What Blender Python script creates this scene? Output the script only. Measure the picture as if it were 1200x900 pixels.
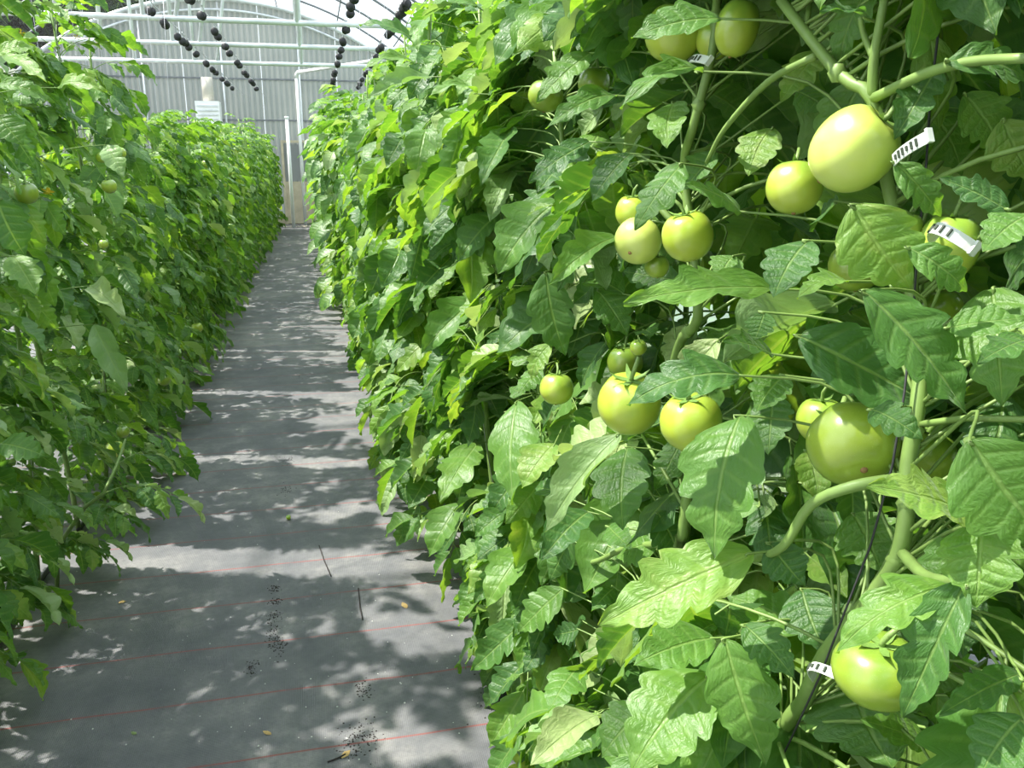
import bpy, math, random
from mathutils import Vector, Matrix, noise as mnoise

# ---------------------------------------------------------------- clear
for o in list(bpy.data.objects):
    bpy.data.objects.remove(o, do_unlink=True)
SC = bpy.context.scene
COL = SC.collection
PI = math.pi
RND = random.Random(11)

# ---------------------------------------------------------------- camera
F = 980.0                      # focal length in pixels of a 1200 x 900 frame
CAMZ = 1.5
PITCH = math.atan(257 / F)     # looking down
YAW = math.atan(234 * math.cos(PITCH) / F)   # looking right of the aisle
cam_d = bpy.data.cameras.new('camera')
cam_d.sensor_fit = 'HORIZONTAL'
cam_d.sensor_width = 36.0
cam_d.lens = 36.0 * F / 1200.0
cam_d.clip_start = 0.02
cam_d.clip_end = 300
cam = bpy.data.objects.new('camera', cam_d)
COL.objects.link(cam)
cam.location = (0, 0, CAMZ)
cam.rotation_euler = (PI / 2 - PITCH, 0, -YAW)
SC.camera = cam
CAM = Vector((0, 0, CAMZ))
FW = Vector((math.sin(YAW) * math.cos(PITCH), math.cos(YAW) * math.cos(PITCH), -math.sin(PITCH)))
RT = Vector((math.cos(YAW), -math.sin(YAW), 0))
UP = RT.cross(FW)


def ray(px, py):
    return FW + RT * ((px - 600) / F) + UP * ((450 - py) / F)


def at_x(px, py, X):
    d = ray(px, py)
    return CAM + d * (X / d.x)


def at_y(px, py, Y):
    d = ray(px, py)
    return CAM + d * (Y / d.y)


def at_z(px, py, Z=0.0):
    d = ray(px, py)
    return CAM + d * ((Z - CAMZ) / d.z)


def at_d(px, py, depth):
    return CAM + ray(px, py) * depth


# ---------------------------------------------------------------- light
world = bpy.data.worlds.new('world')
SC.world = world
world.use_nodes = True
bg = world.node_tree.nodes['Background']
bg.inputs[0].default_value = (0.80, 0.90, 1.0, 1)
bg.inputs[1].default_value = 1.35
sun_d = bpy.data.lights.new('sun', 'SUN')
sun_d.energy = 6.3
sun_d.angle = math.radians(0.9)
sun_d.color = (1.0, 0.955, 0.88)
sun = bpy.data.objects.new('sun', sun_d)
COL.objects.link(sun)
SUN_EL = math.radians(58)
sdir = Vector((-0.957 * math.cos(SUN_EL), 0.29 * math.cos(SUN_EL), math.sin(SUN_EL))).normalized()
sun.rotation_euler = sdir.to_track_quat('Z', 'Y').to_euler()
sun.location = (-6, 2, 12)
SC.view_settings.view_transform = 'Standard'
SC.view_settings.look = 'None'
SC.view_settings.gamma = 1.0
SC.view_settings.use_curve_mapping = False
SC.view_settings.exposure = 0.74


# ---------------------------------------------------------------- node helpers
def new_mat(name):
    m = bpy.data.materials.new(name)
    m.use_nodes = True
    nt = m.node_tree
    nt.nodes.clear()
    out = nt.nodes.new('ShaderNodeOutputMaterial')
    return m, nt, out


class NT:
    def __init__(self, nt):
        self.nt = nt

    def n(self, typ, **kw):
        nd = self.nt.nodes.new(typ)
        for k, v in kw.items():
            setattr(nd, k, v)
        return nd

    def link(self, a, b):
        self.nt.links.new(a, b)

    def val(self, x, sock):
        if hasattr(x, 'is_output') or isinstance(x, bpy.types.NodeSocket):
            self.link(x, sock)
        else:
            sock.default_value = x

    def math(self, op, a, b=None, c=None, clamp=False):
        nd = self.n('ShaderNodeMath', operation=op)
        nd.use_clamp = clamp
        self.val(a, nd.inputs[0])
        if b is not None:
            self.val(b, nd.inputs[1])
        if c is not None:
            self.val(c, nd.inputs[2])
        return nd.outputs[0]

    def noise(self, vec, scale, detail=3, rough=0.55):
        nd = self.n('ShaderNodeTexNoise')
        nd.inputs['Scale'].default_value = scale
        nd.inputs['Detail'].default_value = detail
        nd.inputs['Roughness'].default_value = rough
        if vec is not None:
            self.link(vec, nd.inputs['Vector'])
        return nd.outputs[0]

    def ramp(self, fac, stops):
        nd = self.n('ShaderNodeValToRGB')
        cr = nd.color_ramp
        while len(cr.elements) < len(stops):
            cr.elements.new(0.5)
        for e, (p, c) in zip(cr.elements, stops):
            e.position = p
            e.color = (*c, 1) if len(c) == 3 else c
        self.val(fac, nd.inputs[0])
        return nd.outputs[0]

    def mix(self, fac, a, b, blend='MIX'):
        nd = self.n('ShaderNodeMix', data_type='RGBA', blend_type=blend)
        self.val(fac, nd.inputs[0])
        for x, s in ((a, nd.inputs[6]), (b, nd.inputs[7])):
            if isinstance(x, tuple):
                s.default_value = (*x, 1) if len(x) == 3 else x
            else:
                self.link(x, s)
        return nd.outputs[2]

    def smooth(self, x, lo, hi):
        nd = self.n('ShaderNodeMapRange', interpolation_type='SMOOTHSTEP')
        self.val(x, nd.inputs[0])
        nd.inputs[1].default_value = lo
        nd.inputs[2].default_value = hi
        return nd.outputs[0]

    def bump(self, h, strength, dist):
        nd = self.n('ShaderNodeBump')
        nd.inputs['Strength'].default_value = strength
        nd.inputs['Distance'].default_value = dist
        self.link(h, nd.inputs['Height'])
        return nd.outputs[0]

    def bsdf(self, color, rough, normal=None, spec=0.5, metallic=0.0, coat=0.0, sss=0.0):
        nd = self.n('ShaderNodeBsdfPrincipled')
        if isinstance(color, tuple):
            nd.inputs['Base Color'].default_value = (*color, 1)
        else:
            self.link(color, nd.inputs['Base Color'])
        self.val(rough, nd.inputs['Roughness'])
        self.val(metallic, nd.inputs['Metallic'])
        nd.inputs['Specular IOR Level'].default_value = spec
        if coat:
            nd.inputs['Coat Weight'].default_value = coat
            nd.inputs['Coat Roughness'].default_value = 0.2
        if sss:
            nd.inputs['Subsurface Weight'].default_value = sss
            nd.inputs['Subsurface Radius'].default_value = (0.010, 0.010, 0.004)
            nd.inputs['Subsurface Scale'].default_value = 1.0
        if normal is not None:
            self.link(normal, nd.inputs['Normal'])
        return nd.outputs[0]


def smooth_pts(P, n=4):
    P = [Vector(p) for p in P]
    Q = [P[0] * 2 - P[1]] + P + [P[-1] * 2 - P[-2]]
    out = []
    for i in range(1, len(Q) - 2):
        a, b, c, d = Q[i - 1], Q[i], Q[i + 1], Q[i + 2]
        for k in range(n):
            t = k / n
            out.append(((b * 2) + (c - a) * t + (a * 2 - b * 5 + c * 4 - d) * t * t + (b * 3 - a - c * 3 + d) * t ** 3) * 0.5)
    out.append(P[-1])
    return out


def simple_mat(name, color, rough=0.6, metallic=0.0, nscale=20.0, var=0.18, spec=0.5, bump=0.0):
    m, nt, out = new_mat(name)
    N = NT(nt)
    tc = N.n('ShaderNodeTexCoord')
    nz = N.noise(tc.outputs['Object'], nscale, 3)
    dark = tuple(c * (1 - var) for c in color)
    lite = tuple(min(1, c * (1 + var)) for c in color)
    col = N.ramp(nz, [(0.3, dark), (0.7, lite)])
    nrm = N.bump(nz, bump, 0.002) if bump else None
    N.link(N.bsdf(col, rough, nrm, spec, metallic), out.inputs[0])
    return m


def leaf_material(name, stops, trans_gain, fac, rough=0.42):
    m, nt, out = new_mat(name)
    N = NT(nt)
    uv = N.n('ShaderNodeUVMap', uv_map='UVMap')
    sep = N.n('ShaderNodeSeparateXYZ')
    N.link(uv.outputs[0], sep.inputs[0])
    s, t = sep.outputs[0], sep.outputs[1]
    ta = N.math('ABSOLUTE', N.math('MULTIPLY_ADD', t, 2.0, -1.0))
    wob = N.noise(uv.outputs[0], 1.6, 1)
    fr = N.math('FRACT', N.math('ADD', N.math('MULTIPLY_ADD', s, 7.0, 0.1), N.math('MULTIPLY', wob, 0.8)))
    dv = N.math('ABSOLUTE', N.math('SUBTRACT', fr, 0.5))       # 0 on a side vein
    side = N.math('SUBTRACT', 1.0, N.smooth(dv, 0.02, 0.20))
    side = N.math('MULTIPLY', side, N.math('SUBTRACT', 1.0, N.smooth(ta, 0.55, 0.95)))
    mid = N.math('SUBTRACT', 1.0, N.smooth(ta, 0.02, 0.085))
    vein = N.math('MAXIMUM', N.math('MULTIPLY', side, 0.32), mid)
    tc = N.n('ShaderNodeTexCoord')
    oi = N.n('ShaderNodeObjectInfo')
    at = N.n('ShaderNodeAttribute', attribute_name='tint')
    rv = N.math('FRACT', N.math('ADD', oi.outputs['Random'], at.outputs['Fac']))
    comb = N.n('ShaderNodeCombineXYZ')
    N.link(s, comb.inputs[0]); N.link(t, comb.inputs[1]); N.link(N.math('MULTIPLY', rv, 37.0), comb.inputs[2])
    blot = N.noise(comb.outputs[0], 3.2, 3)
    fine = N.noise(comb.outputs[0], 13.0, 3)
    k = N.math('ADD', rv, N.math('MULTIPLY', N.math('SUBTRACT', blot, 0.5), 0.55), clamp=True)
    base = N.ramp(k, stops)
    base = N.mix(N.math('MULTIPLY', vein, 0.45), base, (0.30, 0.44, 0.13))
    hgt = N.math('ADD', N.math('MULTIPLY', vein, -0.9), N.math('MULTIPLY', fine, 1.15))
    hgt = N.math('ADD', hgt, N.math('MULTIPLY', N.smooth(dv, 0.0, 0.5), 0.30))
    nrm = N.bump(hgt, 0.55, 0.0035)
    rg = N.math('MULTIPLY_ADD', fine, 0.25, rough - 0.12)
    p = N.bsdf(base, rg, nrm, 0.5)
    pn = p.node
    pn.inputs['Sheen Weight'].default_value = 0.18
    pn.inputs['Sheen Roughness'].default_value = 0.45
    pn.inputs['Sheen Tint'].default_value = (0.85, 1.0, 0.82, 1)
    tr = N.n('ShaderNodeBsdfTranslucent')
    g = N.n('ShaderNodeMix', data_type='RGBA', blend_type='MULTIPLY')
    g.inputs[0].default_value = 1.0
    N.link(base, g.inputs[6])
    g.inputs[7].default_value = (*trans_gain, 1)
    N.link(g.outputs[2], tr.inputs[0])
    mx = N.n('ShaderNodeMixShader')
    mx.inputs[0].default_value = fac
    N.link(p, mx.inputs[1]); N.link(tr.outputs[0], mx.inputs[2])
    N.link(mx.outputs[0], out.inputs[0])
    return m


LEAF_STOPS = [(0.0, (0.050, 0.140, 0.030)), (0.40, (0.080, 0.195, 0.034)), (0.75, (0.120, 0.255, 0.038)),
              (0.97, (0.185, 0.325, 0.050)), (1.0, (0.230, 0.350, 0.070))]
M_LEAF = leaf_material('tomato_leaf', LEAF_STOPS, (2.3, 2.1, 0.7), 0.38)
PALE = [(0.0, (0.17, 0.30, 0.10)), (0.5, (0.25, 0.38, 0.14)), (1.0, (0.36, 0.45, 0.18))]
M_PALE = leaf_material('curled_leaf', PALE, (1.5, 1.6, 0.8), 0.30)
TREE = [(0.0, (0.012, 0.030, 0.014)), (0.5, (0.020, 0.046, 0.020)), (1.0, (0.035, 0.070, 0.026))]
M_TREE = leaf_material('tree_leaf', TREE, (1.2, 1.3, 0.8), 0.15, 0.6)
M_BARK = simple_mat('bark', (0.10, 0.075, 0.05), 0.9, nscale=9)
M_STEM = simple_mat('stem', (0.185, 0.285, 0.072), 0.5, nscale=22, var=0.22)
M_WIRE = simple_mat('galvanised_wire', (0.45, 0.46, 0.47), 0.4, 0.8)
M_TWINE = simple_mat('twine', (0.035, 0.036, 0.038), 0.8)
M_BOB = simple_mat('black_plastic', (0.012, 0.012, 0.013), 0.45)
M_STEEL = simple_mat('galvanised_tube', (0.66, 0.68, 0.69), 0.38, 0.35, nscale=5)
M_DARKSTEEL = simple_mat('weathered_tube', (0.17, 0.18, 0.19), 0.5, 0.3, nscale=5)
M_PVC = simple_mat('white_pipe', (0.80, 0.80, 0.78), 0.4, nscale=4, var=0.06)
M_TAN = simple_mat('tan_board', (0.46, 0.40, 0.28), 0.7, nscale=4, var=0.2)
M_FLUE = simple_mat('flue', (0.50, 0.47, 0.40), 0.6, nscale=4, var=0.1)
M_WHITE = simple_mat('white_enamel', (0.82, 0.82, 0.80), 0.45, nscale=5, var=0.06)
M_CLIP = simple_mat('clear_clip', (0.64, 0.67, 0.62), 0.25, nscale=60, var=0.1)
M_CLIPDARK = simple_mat('clip_slots', (0.045, 0.06, 0.04), 0.5)
M_YELLOW = simple_mat('petal', (0.75, 0.55, 0.03), 0.6)
M_SCAR = simple_mat('blossom_scar', (0.30, 0.17, 0.07), 0.8)
M_CALYX = simple_mat('calyx', (0.15, 0.27, 0.05), 0.6)
M_SOIL = simple_mat('dry_soil', (0.035, 0.030, 0.026), 0.95, nscale=60)
M_DRY = simple_mat('dry_leaf', (0.50, 0.34, 0.13), 0.8, nscale=60, var=0.35)
M_CHIP = simple_mat('pale_chip', (0.60, 0.60, 0.55), 0.8)
M_DRIP = simple_mat('drip_tube', (0.02, 0.02, 0.022), 0.5)
M_GRASS = simple_mat('grass', (0.09, 0.16, 0.04), 0.9, nscale=3, var=0.4)
M_RUBBLE = simple_mat('rubble', (0.42, 0.37, 0.30), 0.9, nscale=8, var=0.3)


def tomato_material(name, body, shoulder, blush):
    m, nt, out = new_mat(name)
    N = NT(nt)
    tc = N.n('ShaderNodeTexCoord')
    sep = N.n('ShaderNodeSeparateXYZ')
    N.link(tc.outputs['Object'], sep.inputs[0])
    z = sep.outputs[2]
    ang = N.math('ARCTAN2', sep.outputs[1], sep.outputs[0])
    st = N.math('MULTIPLY', N.math('SINE', N.math('MULTIPLY', ang, 9.0)), 0.10)
    nz = N.noise(tc.outputs['Object'], 2.2, 2)
    k = N.math('ADD', z, N.math('ADD', st, N.math('MULTIPLY_ADD', nz, 0.8, -0.4)))
    c = N.ramp(N.smooth(k, -0.7, 1.0), [(0.0, blush), (0.45, body), (1.0, shoulder)])
    speck = N.noise(tc.outputs['Object'], 45.0, 2)
    c = N.mix(N.math('MULTIPLY', N.smooth(speck, 0.62, 0.75), 0.22), c, (0.70, 0.75, 0.40))
    N.link(N.bsdf(c, 0.34, None, 0.5, 0, 0.9, 0.25), out.inputs[0])
    return m


M_TOM = [tomato_material('tomato_pale', (0.58, 0.67, 0.13), (0.50, 0.61, 0.11), (0.60, 0.67, 0.16)),
         tomato_material('tomato_lime', (0.42, 0.54, 0.060), (0.26, 0.42, 0.05), (0.46, 0.54, 0.07)),
         tomato_material('tomato_green', (0.27, 0.37, 0.035), (0.16, 0.28, 0.030), (0.30, 0.40, 0.045)),
         tomato_material('tomato_yellowing', (0.46, 0.56, 0.055), (0.36, 0.49, 0.05), (0.48, 0.56, 0.07))]


def floor_material():
    m, nt, out = new_mat('woven_ground_cover')
    N = NT(nt)
    tc = N.n('ShaderNodeTexCoord')
    P = tc.outputs['Object']
    sep = N.n('ShaderNodeSeparateXYZ')
    N.link(P, sep.inputs[0])
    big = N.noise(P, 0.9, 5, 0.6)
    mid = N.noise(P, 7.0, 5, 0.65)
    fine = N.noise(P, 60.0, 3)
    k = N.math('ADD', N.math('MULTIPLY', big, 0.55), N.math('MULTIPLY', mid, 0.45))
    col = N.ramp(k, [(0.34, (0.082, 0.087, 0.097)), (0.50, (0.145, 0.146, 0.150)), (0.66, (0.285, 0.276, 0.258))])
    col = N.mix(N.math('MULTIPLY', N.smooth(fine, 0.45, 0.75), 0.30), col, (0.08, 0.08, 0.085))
    # dust gathers along the aisle with distance walked on
    wv = N.n('ShaderNodeTexWave', wave_type='BANDS', bands_direction='X')
    wv.inputs['Scale'].default_value = 60
    wv.inputs['Distortion'].default_value = 0.6
    N.link(P, wv.inputs['Vector'])
    wv2 = N.n('ShaderNodeTexWave', wave_type='BANDS', bands_direction='Y')
    wv2.inputs['Scale'].default_value = 60
    wv2.inputs['Distortion'].default_value = 0.6
    N.link(P, wv2.inputs['Vector'])
    # printed red marker lines across the mat
    yy = N.math('ADD', sep.outputs[1], N.math('MULTIPLY', N.noise(P, 1.3, 2), 0.04))
    fr = N.math('FRACT', N.math('ADD', N.math('DIVIDE', N.math('SUBTRACT', yy, 1.988), 0.281), 0.5))
    dl = N.math('ABSOLUTE', N.math('SUBTRACT', fr, 0.5))
    line = N.math('SUBTRACT', 1.0, N.smooth(dl, 0.007, 0.017))
    line = N.math('MULTIPLY', line, N.math('MULTIPLY', N.smooth(mid, 0.22, 0.50), 0.75))
    col = N.mix(line, col, (0.26, 0.055, 0.045))
    h = N.math('ADD', N.math('MULTIPLY', N.math('ADD', wv.outputs[1], wv2.outputs[1]), 0.25), N.math('MULTIPLY', mid, 1.6))
    nrm = N.bump(h, 0.4, 0.006)
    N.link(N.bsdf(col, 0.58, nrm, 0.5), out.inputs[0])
    return m


M_FLOOR = floor_material()


def film_material(name, haze, col):
    m, nt, out = new_mat(name)
    N = NT(nt)
    tp = N.n('ShaderNodeBsdfTransparent')
    tp.inputs[0].default_value = (0.95, 0.96, 0.96, 1)
    tl = N.n('ShaderNodeBsdfTranslucent')
    tl.inputs[0].default_value = (*col, 1)
    tc = N.n('ShaderNodeTexCoord')
    nz = N.noise(tc.outputs['Object'], 1.2, 3)
    mx = N.n('ShaderNodeMixShader')
    N.link(N.math('MULTIPLY_ADD', nz, haze * 0.5, haze * 0.75), mx.inputs[0])
    N.link(tp.outputs[0], mx.inputs[1]); N.link(tl.outputs[0], mx.inputs[2])
    N.link(mx.outputs[0], out.inputs[0])
    return m


M_FILM = film_material('roof_film', 0.012, (0.92, 0.95, 0.96))
M_SIDEFILM = film_material('side_film', 0.45, (0.88, 0.91, 0.90))


def panel_material():
    m, nt, out = new_mat('ribbed_polycarbonate')
    N = NT(nt)
    tc = N.n('ShaderNodeTexCoord')
    nz = N.noise(tc.outputs['Object'], 0.8, 4)
    col = N.ramp(nz, [(0.3, (0.30, 0.315, 0.305)), (0.7, (0.38, 0.385, 0.37))])
    p = N.bsdf(col, 0.45, None, 0.5)
    tl = N.n('ShaderNodeBsdfTranslucent')
    N.link(col, tl.inputs[0])
    mx = N.n('ShaderNodeMixShader')
    mx.inputs[0].default_value = 0.35
    N.link(p, mx.inputs[1]); N.link(tl.outputs[0], mx.inputs[2])
    N.link(mx.outputs[0], out.inputs[0])
    return m


M_PANEL = panel_material()


# ---------------------------------------------------------------- mesh helpers
class MB:
    """collects shapes, then links them as ONE mesh object"""
    def __init__(self):
        self.v, self.f, self.uv, self.tint, self.mi = [], [], [], [], []

    def tube(self, pts, rad, n=8, cap=True, mi=0):
        pts = [Vector(p) for p in pts]
        if not hasattr(rad, '__len__'):
            rad = [rad] * len(pts)
        b = len(self.v)
        ref = None
        for i, p in enumerate(pts):
            d = (pts[min(i + 1, len(pts) - 1)] - pts[max(i - 1, 0)]).normalized()
            if ref is None:
                ref = d.orthogonal().normalized()
            ref = (ref - d * ref.dot(d))
            ref = ref.normalized() if ref.length > 1e-6 else d.orthogonal().normalized()
            o = d.cross(ref)
            for k in range(n):
                a = 2 * PI * k / n
                self.v.append(p + (ref * math.cos(a) + o * math.sin(a)) * rad[i])
                self.uv.append((0.0, 0.5)); self.tint.append(0.4)
        for i in range(len(pts) - 1):
            for k in range(n):
                k2 = (k + 1) % n
                self.f.append((b + i * n + k, b + i * n + k2, b + (i + 1) * n + k2, b + (i + 1) * n + k)); self.mi.append(mi)
        if cap:
            self.f.append(tuple(b + k for k in reversed(range(n)))); self.mi.append(mi)
            e = b + (len(pts) - 1) * n
            self.f.append(tuple(e + k for k in range(n))); self.mi.append(mi)

    def box(self, c, s, M=None, mi=0):
        b = len(self.v)
        for x in (-1, 1):
            for y in (-1, 1):
                for z in (-1, 1):
                    p = Vector((c[0] + x * s[0] / 2, c[1] + y * s[1] / 2, c[2] + z * s[2] / 2))
                    self.v.append(M @ p if M else p)
                    self.uv.append((0, .5)); self.tint.append(.5)
        for q in ((0, 1, 3, 2), (4, 6, 7, 5), (0, 4, 5, 1), (2, 3, 7, 6), (0, 2, 6, 4), (1, 5, 7, 3)):
            self.f.append(tuple(b + i for i in q)); self.mi.append(mi)

    def add(self, verts, faces, uvs=None, M=None, tint=0.5, mi=0):
        b = len(self.v)
        for i, p in enumerate(verts):
            self.v.append(M @ Vector(p) if M else Vector(p))
            self.uv.append(uvs[i] if uvs else (0, .5)); self.tint.append(tint)
        for q in faces:
            self.f.append(tuple(b + i for i in q)); self.mi.append(mi)

    def mesh(self, name, mats, smooth=True):
        me = bpy.data.meshes.new(name)
        me.from_pydata([tuple(p) for p in self.v], [], self.f)
        if not isinstance(mats, (list, tuple)):
            mats = [mats]
        for m in mats:
            me.materials.append(m)
        if len(mats) > 1:
            me.polygons.foreach_set('material_index', self.mi)
        uvl = me.uv_layers.new(name='UVMap')
        li = [0] * len(me.loops)
        me.loops.foreach_get('vertex_index', li)
        flat = []
        for i in li:
            flat.extend(self.uv[i])
        uvl.data.foreach_set('uv', flat)
        a = me.attributes.new('tint', 'FLOAT', 'POINT')
        a.data.foreach_set('value', self.tint)
        if smooth:
            me.polygons.foreach_set('use_smooth', [True] * len(me.polygons))
        me.update()
        return me


def link(name, me, parent=None, M=None):
    o = bpy.data.objects.new(name, me)
    COL.objects.link(o)
    if parent is not None:
        o.parent = parent
    if M is not None:
        o.matrix_basis = M
    return o


def tag(o, label, cat, group=None):
    o['label'] = label
    o['category'] = cat
    if group:
        o['group'] = group
    return o


def struct(o):
    o['kind'] = 'structure'
    return o


def T(v):
    return Matrix.Translation(Vector(v))


# ---------------------------------------------------------------- setting: floor, roof, walls
CX = -2.03            # middle of the house
HW = 4.60             # half width
Y0, Y1 = -6.0, 23.0   # behind the camera to the gable end
APEX, RAD = 5.43, 6.88
EAVE = APEX - (RAD - math.sqrt(RAD * RAD - HW * HW))


def arch_z(dx):
    return APEX - (RAD - math.sqrt(RAD * RAD - dx * dx))


mb = MB()
nx, ny = 24, 58
fr = random.Random(3)
for j in range(ny + 1):
    for i in range(nx + 1):
        x = CX - HW + 2 * HW * i / nx
        y = Y0 + (Y1 - Y0) * j / ny
        mb.v.append(Vector((x, y, 0))); mb.uv.append((0, 0)); mb.tint.append(0)
for j in range(ny):
    for i in range(nx):
        a = j * (nx + 1) + i
        mb.f.append((a, a + 1, a + nx + 2, a + nx + 1)); mb.mi.append(0)
floor = struct(link('floor', mb.mesh('floor', M_FLOOR)))

mb = MB()
mb.add([(-80, -40, -0.02), (80, -40, -0.02), (80, 120, -0.02), (-80, 120, -0.02)], [(0, 1, 2, 3)])
struct(link('ground_outside', mb.mesh('ground_outside', M_GRASS)))

# roof film and its tubes
mb = MB()
na = 30
for j in (Y0, Y1):
    for i in range(na + 1):
        dx = -HW + 2 * HW * i / na
        mb.v.append(Vector((CX + dx, j, arch_z(dx) + 0.05))); mb.uv.append((0, 0)); mb.tint.append(0)
for i in range(na):
    mb.f.append((i, i + 1, na + 2 + i, na + 1 + i)); mb.mi.append(0)
ceiling = struct(link('ceiling', mb.mesh('roof_film', M_FILM)))

BOW_Y = [-5.9 + 1.95 * k for k in range(15)]
bow_pts = [(CX - HW, 0, 0.0)] + [(CX - HW + 2 * HW * i / 28, 0, arch_z(-HW + 2 * HW * i / 28)) for i in range(29)] + [(CX + HW, 0, 0.0)]
mb = MB(); mb.tube(bow_pts, 0.024, 8)
bow_me = mb.mesh('bow', M_DARKSTEEL)
for y in BOW_Y:
    link('bow', bow_me, ceiling, T((0, y, 0)))
for dx in (-4.0, -2.8, -1.4, 0, 1.4, 2.8, 4.0):
    mb = MB(); mb.tube([(CX + dx, Y0, arch_z(dx) - 0.03), (CX + dx, Y1, arch_z(dx) - 0.03)], 0.016, 6)
    link('purlin', mb.mesh('purlin', M_DARKSTEEL), ceiling)
TIE_Z = 1.5 + 1.62
mb = MB(); mb.tube([(CX - HW, 0, TIE_Z), (CX + HW, 0, TIE_Z)], 0.034, 10)
tie_me = mb.mesh('tie_bar', M_STEEL)
mb = MB(); mb.tube([(CX + 1.95, 0, TIE_Z), (CX + 1.95, 0, arch_z(1.95))], 0.038, 8)
post_me = mb.mesh('hanger', M_STEEL)
mb = MB(); mb.tube([(CX + 0.60, 0, TIE_Z), (CX + 1.0, 0, arch_z(1.0))], 0.026, 8)
dia_me = mb.mesh('diagonal_brace', M_STEEL)
mb = MB(); mb.tube([(CX + 0.25, 0, TIE_Z), (CX + 0.25, 0, arch_z(0.25))], 0.026, 8)
ver_me = mb.mesh('hanger_thin', M_STEEL)
mb = MB(); mb.tube([(CX - 0.65, 0, TIE_Z), (CX - 0.65, 0, arch_z(0.65))], 0.030, 8)
ver2_me = mb.mesh('hanger_side', M_STEEL)
for y in (-3.8, 0.5, 4.6, 6.7, 8.8, 10.93, 13.05, 15.3):
    link('tie_bar', tie_me, ceiling, T((0, y, 0)))
    if y > 8:
        link('hanger', post_me, ceiling, T((0, y, 0)))
        link('hanger', ver_me, ceiling, T((0, y, 0)))
        link('hanger', ver2_me, ceiling, T((0, y, 0)))
        link('diagonal_brace', dia_me, ceiling, T((0, y, 0)))


# gable end of ribbed sheets
def ribbed_panel(x0, x1, z0, ztop, y):
    """one corrugated sheet, arched at its top"""
    m = MB()
    n = max(8, int((x1 - x0) / 0.0325))
    for i in range(n + 1):
        x = x0 + (x1 - x0) * i / n
        dy = -0.028 * (1 if (i // 2) % 2 else 0)
        for z in (z0, max(z0 + 0.01, min(ztop, arch_z(x - CX) - 0.02))):
            m.v.append(Vector((x, y + dy, z))); m.uv.append((0, 0)); m.tint.append(0)
    for i in range(n):
        a = i * 2
        m.f.append((a, a + 2, a + 3, a + 1)); m.mi.append(0)
    return m


def gable(name, y, sign):
    root = bpy.data.objects.new(name, None)
    COL.objects.link(root)
    struct(root)
    w = 2 * HW / 10
    for k in range(10):
        x0 = CX - HW + w * k
        for (z0, z1) in ((0.0, 2.57), (2.60, 3.55), (3.58, 9.0)):
            if z0 < max(arch_z(x0 - CX), arch_z(x0 + w - CX)) - 0.1:
                link('panel', ribbed_panel(x0 + 0.004, x0 + w - 0.004, z0, z1, y).mesh('panel', M_PANEL, False), root)
    for z in (2.585, 3.565):
        dx = HW
        m = MB(); m.box((CX, y - sign * 0.035, z), (2 * dx, 0.04, 0.035))
        link('girt', m.mesh('girt', M_DARKSTEEL, False), root)
    for px in (-3.68, -1.84, 0.0, 1.84, 3.68):
        m = MB(); m.tube([(CX + px, y - sign * 0.07, 0), (CX + px, y - sign * 0.07, arch_z(px))], 0.025, 8)
        link('stud', m.mesh('stud', M_STEEL), root)
    m = MB(); m.tube([(p[0], y - sign * 0.10, p[2] - (0.06 if p[2] > 0.1 else 0)) for p in bow_pts], 0.055, 10)
    link('arch_tube', m.mesh('arch_tube', M_STEEL), root)
    m = MB(); m.tube([(p[0], y - sign * 0.10, p[2] - (0.30 if p[2] > 0.1 else 0)) for p in bow_pts[5:-5]], 0.03, 8)
    link('arch_tube', m.mesh('arch_tube_inner', M_STEEL), root)
    m = MB(); m.box((CX, y - sign * 0.06, 0.10), (2 * HW, 0.06, 0.20))
    link('base_board', m.mesh('base_board', M_TAN, False), root)
    return root


wall_back = gable('wall_back', Y1, 1)
wall_front = gable('wall_front', Y0, -1)
for sgn, nm in ((-1, 'wall_left'), (1, 'wall_right')):
    x = CX + sgn * (HW + 0.03)
    mb = MB()
    mb.add([(x, Y0, 0), (x, Y1, 0), (x, Y1, EAVE), (x, Y0, EAVE)], [(0, 1, 2, 3)])
    wl = struct(link(nm, mb.mesh(nm, M_SIDEFILM, False)))
    for z in (0.12, 1.3, 2.6):
        mb = MB(); mb.tube([(x - sgn * 0.06, Y0, z), (x - sgn * 0.06, Y1, z)], 0.02, 6)
        link('rail', mb.mesh('rail', M_STEEL), wl)

# tan door leaf in the gable end, seen at the end of the aisle
dp = at_y(352, 262, Y1 - 0.1)
dr = bpy.data.objects.new('door_1', None); COL.objects.link(dr); struct(dr)
dr.location = (dp.x, Y1 - 0.14, 0)
mb = MB(); mb.box((0.12, 0, 0.55), (0.86, 0.05, 1.06))
link('door_panel', mb.mesh('door_panel', M_TAN, False), dr)
mb = MB(); mb.box((0.12, 0, 1.55), (0.86, 0.03, 0.90))
link('door_panel', mb.mesh('door_panel_upper', M_PANEL, False), dr)
for xx in (-0.33, 0.57):
    mb = MB(); mb.box((xx, -0.01, 1.02), (0.06, 0.08, 2.04))
    link('door_frame', mb.mesh('door_frame', M_TAN, False), dr)
mb = MB(); mb.box((0.12, -0.01, 2.07), (0.96, 0.08, 0.06))
link('door_frame', mb.mesh('door_head', M_TAN, False), dr)

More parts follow.
